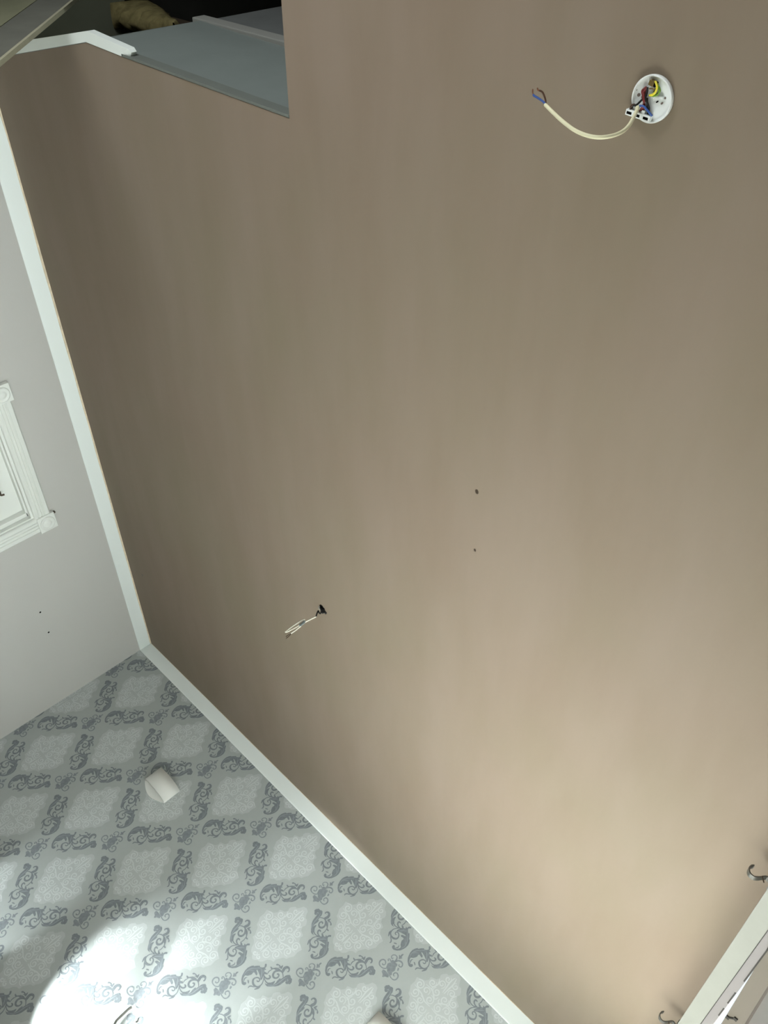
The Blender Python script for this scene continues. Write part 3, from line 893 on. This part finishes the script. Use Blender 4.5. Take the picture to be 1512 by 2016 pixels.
# pendant flex cut off short, hanging from the rose and curling back up
FY = .4228
fl = empty('light_flex', (-.7835, .4259, ZC - .01), 'short cream light flex hanging from the open ceiling rose with stripped blue and brown ends', 'cable')
path = [(-.7842, .4262, ZC - .010), (-.7800, .4250, ZC - .019), (-.7749, FY, 2.4246), (-.7494, FY, 2.3708), (-.7325, FY, 2.3312), (-.7229, FY, 2.2974), (-.7229, FY, 2.2692), (-.7327, FY, 2.2489), (-.7523, FY, 2.2431), (-.7825, FY, 2.2517), (-.8264, FY, 2.2779), (-.8698, FY, 2.3086), (-.8958, FY, 2.3276)]
bm = bmesh.new(); tube(bm, path, .0031, seg=14, n=6); obj('outer_sheath', bm, M_FLEX, fl)
b1 = wire('blue_core', [(-.8935, FY - .001, 2.3258), (-.9050, FY - .001, 2.3350), (-.9152, FY - .0005, 2.3425), (-.9339, FY, 2.3533), (-.9430, FY, 2.3575), (-.9470, FY, 2.3610)], .0019, M_BLUEW, fl)
wire('copper_tip', [(-.9465, FY, 2.3605), (-.9542, FY, 2.3682), (-.9680, FY, 2.3860)], .0012, M_COPPER, b1)
b2 = wire('brown_core', [(-.8935, FY + .001, 2.3260), (-.9060, FY + .001, 2.3420), (-.9176, FY + .001, 2.3566), (-.9390, FY, 2.3791), (-.9500, FY, 2.3885), (-.9560, FY, 2.3900)], .0016, M_BROWNW, fl)
wire('copper_tip', [(-.9555, FY, 2.3899), (-.9600, FY, 2.3910), (-.9670, FY, 2.3985)], .0013, M_COPPER, b2)
wire('blue_tail', [(-.7835, .4256, ZC - .013), (-.7760, .4215, ZC - .0155), (-.7693, .4210, ZC - .0165), (-.7613, .4257, ZC - .016), (-.7560, .4300, ZC - .015), (-.7530, .4335, ZC - .012)], .0018, M_BLUEW, fl)
wire('brown_tail', [(-.7842, .4258, ZC - .012), (-.7900, .4225, ZC - .014), (-.7945, .4265, ZC - .0135), (-.7965, .4330, ZC - .012)], .0018, M_BROWNW, fl)

# ------------------------------------------------------------------ second cable tail poking out of the plaster
CY = 2.4724
tail = empty('cable_tail', (-1.752, CY, ZC), 'thin white cable tail with a black connector hanging from a small hole in the ceiling', 'cable')
bm = bmesh.new()
vs = []
random.seed(3)
for k in range(18):
    a = 2 * math.pi * k / 18
    r = .0150 * (1 + .28 * random.uniform(-1, 1))
    vs.append(bm.verts.new((-1.756 + r * math.cos(a), CY - .004 + 1.15 * r * math.sin(a), ZC - .0006)))
f = bm.faces.new(vs)
lip = [bm.verts.new((v.co.x, v.co.y, ZC + .006)) for v in vs]
obj('ceiling_hole', bm, M_SLOT, tail)
bm = bmesh.new()
for c, L, W, H, rt, z in (((-1.744, CY - .001), .015, .010, .019, .6, ZC + .004), ((-1.735, CY + .004), .010, .009, .008, .2, ZC + .002)):
    obox(bm, c, L, W, H, rt, z, bevel=.002)
obj('terminal_connector', bm, M_BLACKW, tail)
wire('black_wire', [(-1.7719, CY, 2.4560), (-1.765, CY - .003, 2.4480), (-1.752, CY - .004, 2.4400), (-1.7429, CY, 2.4285), (-1.7520, CY, 2.4282), (-1.7600, CY, 2.4318), (-1.7535, CY, 2.4200), (-1.7450, CY, 2.4080), (-1.7425, CY, 2.4045)], .0028, M_BLACKW, tail)
wire('black_wire', [(-1.758, CY - .002, 2.4520), (-1.748, CY - .006, 2.4400), (-1.740, CY - .003, 2.4340), (-1.733, CY, 2.4470)], .0026, M_BLACKW, tail)
wire('white_sleeve', [(-1.7850, CY + .002, 2.4580), (-1.7740, CY + .001, 2.4480), (-1.7640, CY, 2.4415), (-1.7560, CY, 2.4420)], .0022, mat('pale_grey_wire', (176, 178, 170), rough=0.5), tail)
wire('white_core', [(-1.7425, CY, 2.4062), (-1.7468, CY, 2.3826), (-1.7516, CY, 2.3554), (-1.7540, CY, 2.3430)], .0019, M_WHITEW, tail)
wire('white_core', [(-1.7575, CY - .003, 2.3550), (-1.7608, CY - .003, 2.3630), (-1.7659, CY - .002, 2.3460), (-1.7690, CY, 2.3098), (-1.7675, CY, 2.2777), (-1.7660, CY, 2.2695), (-1.7610, CY, 2.2810), (-1.7563, CY, 2.3116), (-1.7548, CY, 2.3290)], .0019, M_WHITEW, tail)
wire('white_core', [(-1.7480, CY, 2.3320), (-1.7462, CY, 2.3140), (-1.7454, CY, 2.3024), (-1.7460, CY, 2.2800)], .0019, M_WHITEW, tail)
bm = bmesh.new()
tube(bm, [(-1.7545, CY - .002, 2.3575), (-1.7530, CY - .002, 2.3430), (-1.7522, CY - .002, 2.3280)], .0050, seg=8, n=2)
tube(bm, [(-1.7495, CY - .002, 2.3520), (-1.7490, CY - .002, 2.3290)], .0032, seg=8, n=2)
obj('crimp_connector', bm, M_GREYC, tail)
wire('bare_tip', [(-1.7466, CY, 2.2810), (-1.7480, CY, 2.2680), (-1.7474, CY, 2.2565)], .0015, M_IRON, tail)
wire('bare_tip', [(-1.7458, CY, 2.2805), (-1.7418, CY, 2.2690), (-1.7404, CY, 2.2510)], .0015, M_IRON, tail)

# ------------------------------------------------------------------ half-moon wall lights


def wall_light(x0, z0, label):
    W, H, D = .192, .102, .054
    t = empty('wall_light', (x0 + W / 2, YF, z0), label, 'wall light', 'half moon wall lights on the patterned wall')
    N = 28
    bm = bmesh.new()
    rings = []
    th = .005
    for k in range(N + 1):
        a = math.pi * k / N
        c, s = math.cos(a), math.sin(a)
        X, Y = x0 + W / 2 - W / 2 * c, YF - .001 - D * s ** .9
        Xi, Yi = x0 + W / 2 - (W / 2 - th) * c, YF - .001 - (D - th) * s ** .9
        rings.append([bm.verts.new(q) for q in ((X, Y, z0), (X, Y, z0 + H), (Xi, Yi, z0 + H), (Xi, Yi, z0))])
    for A, B in zip(rings, rings[1:]):
        for k in range(4):
            f = bm.faces.new((A[k], A[(k + 1) % 4], B[(k + 1) % 4], B[k])); f.smooth = k in (0, 2)
    bm.faces.new(rings[0]); bm.faces.new(rings[-1]); bmesh.ops.recalc_face_normals(bm, faces=bm.faces)
    obj('curved_shade', bm, M_SHADE, t)
    bm = bmesh.new()
    A, B = [], []
    for k in range(N + 1):
        a = k / N
        zb = z0 - .036 * math.sin(math.pi * a)
        A.append((x0 + W * a, zb))
    front = [bm.verts.new((x, YF - .006, z)) for x, z in A] + [bm.verts.new((x0 + W, YF - .006, z0 + H)), bm.verts.new((x0, YF - .006, z0 + H))]
    back = [bm.verts.new((v.co.x, YF - .0007, v.co.z)) for v in front]
    bm.faces.new(front); bm.faces.new(back)
    n = len(front)
    for k in range(n): bm.faces.new((front[k], front[(k + 1) % n], back[(k + 1) % n], back[k]))
    bmesh.ops.recalc_face_normals(bm, faces=bm.faces)
    obj('back_plate', bm, M_SHADE, t)
    return t


wall_light(-2.730, 1.880, 'white half-moon wall light on the patterned wallpaper, the whole one nearer the grey wall')
wall_light(-.982, 1.884, 'white half-moon wall light of which only the top corner shows at the bottom edge')

# ------------------------------------------------------------------ bent metal bracket on the bright patch
br = empty('bent_bracket', (-1.760, YF - .003, 1.10), 'thin bent grey metal bracket standing in the bright glow on the patterned wallpaper', 'bracket')
bm = bmesh.new(); tube(bm, [(-1.7785, 4.197, 1.2055), (-1.7815, 4.196, 1.1902), (-1.7805, 4.196, 1.1570), (-1.7795, 4.196, 1.1297), (-1.7760, 4.196, 1.1186), (-1.7700, 4.196, 1.1065), (-1.7500, 4.198, 1.060), (-1.7250, 4.208, 1.03), (-1.7200, 4.2150, 1.02)], .0052, seg=10)
obj('arm', bm, M_STEEL, br)
bm = bmesh.new(); tube(bm, [(-1.7170, 4.2150, 1.1890), (-1.7170, 4.209, 1.1890), (-1.7172, 4.206, 1.184)], .0034, seg=8); obj('peg', bm, M_STEEL, br)

# ------------------------------------------------------------------ unseen table and white sheet, added to bounce sun onto the ceiling
tab = empty('reflector_table', (-.60, 2.91, 0), 'added table by the window carrying the white sheet that reflects sun upward', 'table')
for lx in (-1.02, -.18):
    for ly in (2.05, 3.77):
        bm = bmesh.new(); box(bm, lx - .025, lx + .025, ly - .025, ly + .025, 0, .715); obj('leg', bm, M_TIMBER, tab)
bm = bmesh.new(); box(bm, -1.06, -.14, 2.0, 3.82, .715, .745, bevel=.004); obj('table_top', bm, M_TIMBER, tab)
bm = bmesh.new()
NXS, NYS = 24, 44
gr = []
for a in range(NXS + 1):
    row = []
    for b in range(NYS + 1):
        x, y = -1.05 + .90 * a / NXS, 2.01 + 1.80 * b / NYS
        row.append(bm.verts.new((x, y, .752 + .004 * noise.noise(Vector((x * 4, y * 4, 2))))))
    gr.append(row)
for a in range(NXS):
    for b in range(NYS):
        f = bm.faces.new((gr[a][b], gr[a + 1][b], gr[a + 1][b + 1], gr[a][b + 1])); f.smooth = True
bmesh.ops.recalc_face_normals(bm, faces=bm.faces)
sh = obj('reflector_sheet', bm, M_SHEET)
tag(sh, 'white reflector sheet added on the table to brighten the ceiling', 'dust sheet')

# ------------------------------------------------------------------ floor standing work lamp whose heads throw scallops up the far wall
lamp = empty('work_lamp', (-2.0, 3.90, 0), 'floor standing work lamp with heads turned up at the patterned wall', 'lamp')
bm = bmesh.new(); lathe(bm, -2.0, 3.90, [(.001, 0.0), (.13, 0.0), (.13, .012), (.02, .03), (.012, .04), (.012, .40), (.001, .40)], 32); obj('stand', bm, M_IRON, lamp)
bm = bmesh.new(); tube(bm, [(-2.75, 3.98, .40), (-2.0, 3.90, .40), (-1.45, 3.98, .40)], .010, seg=10, n=4); obj('cross_bar', bm, M_IRON, lamp)
HEADS = LAMP_HEADS
for k, (loc, tgt, en, an, bl) in enumerate(HEADS):
    d = (Vector(tgt) - Vector(loc)).normalized()
    bm = bmesh.new()
    tube(bm, [Vector(loc) - d * .10, Vector(loc) - d * .04, Vector(loc) - d * .012], .035, seg=20, n=2)
    obj('lamp_head', bm, M_IRON, lamp)
    spot_light('work_lamp_beam', loc, tgt, en, an, bl)
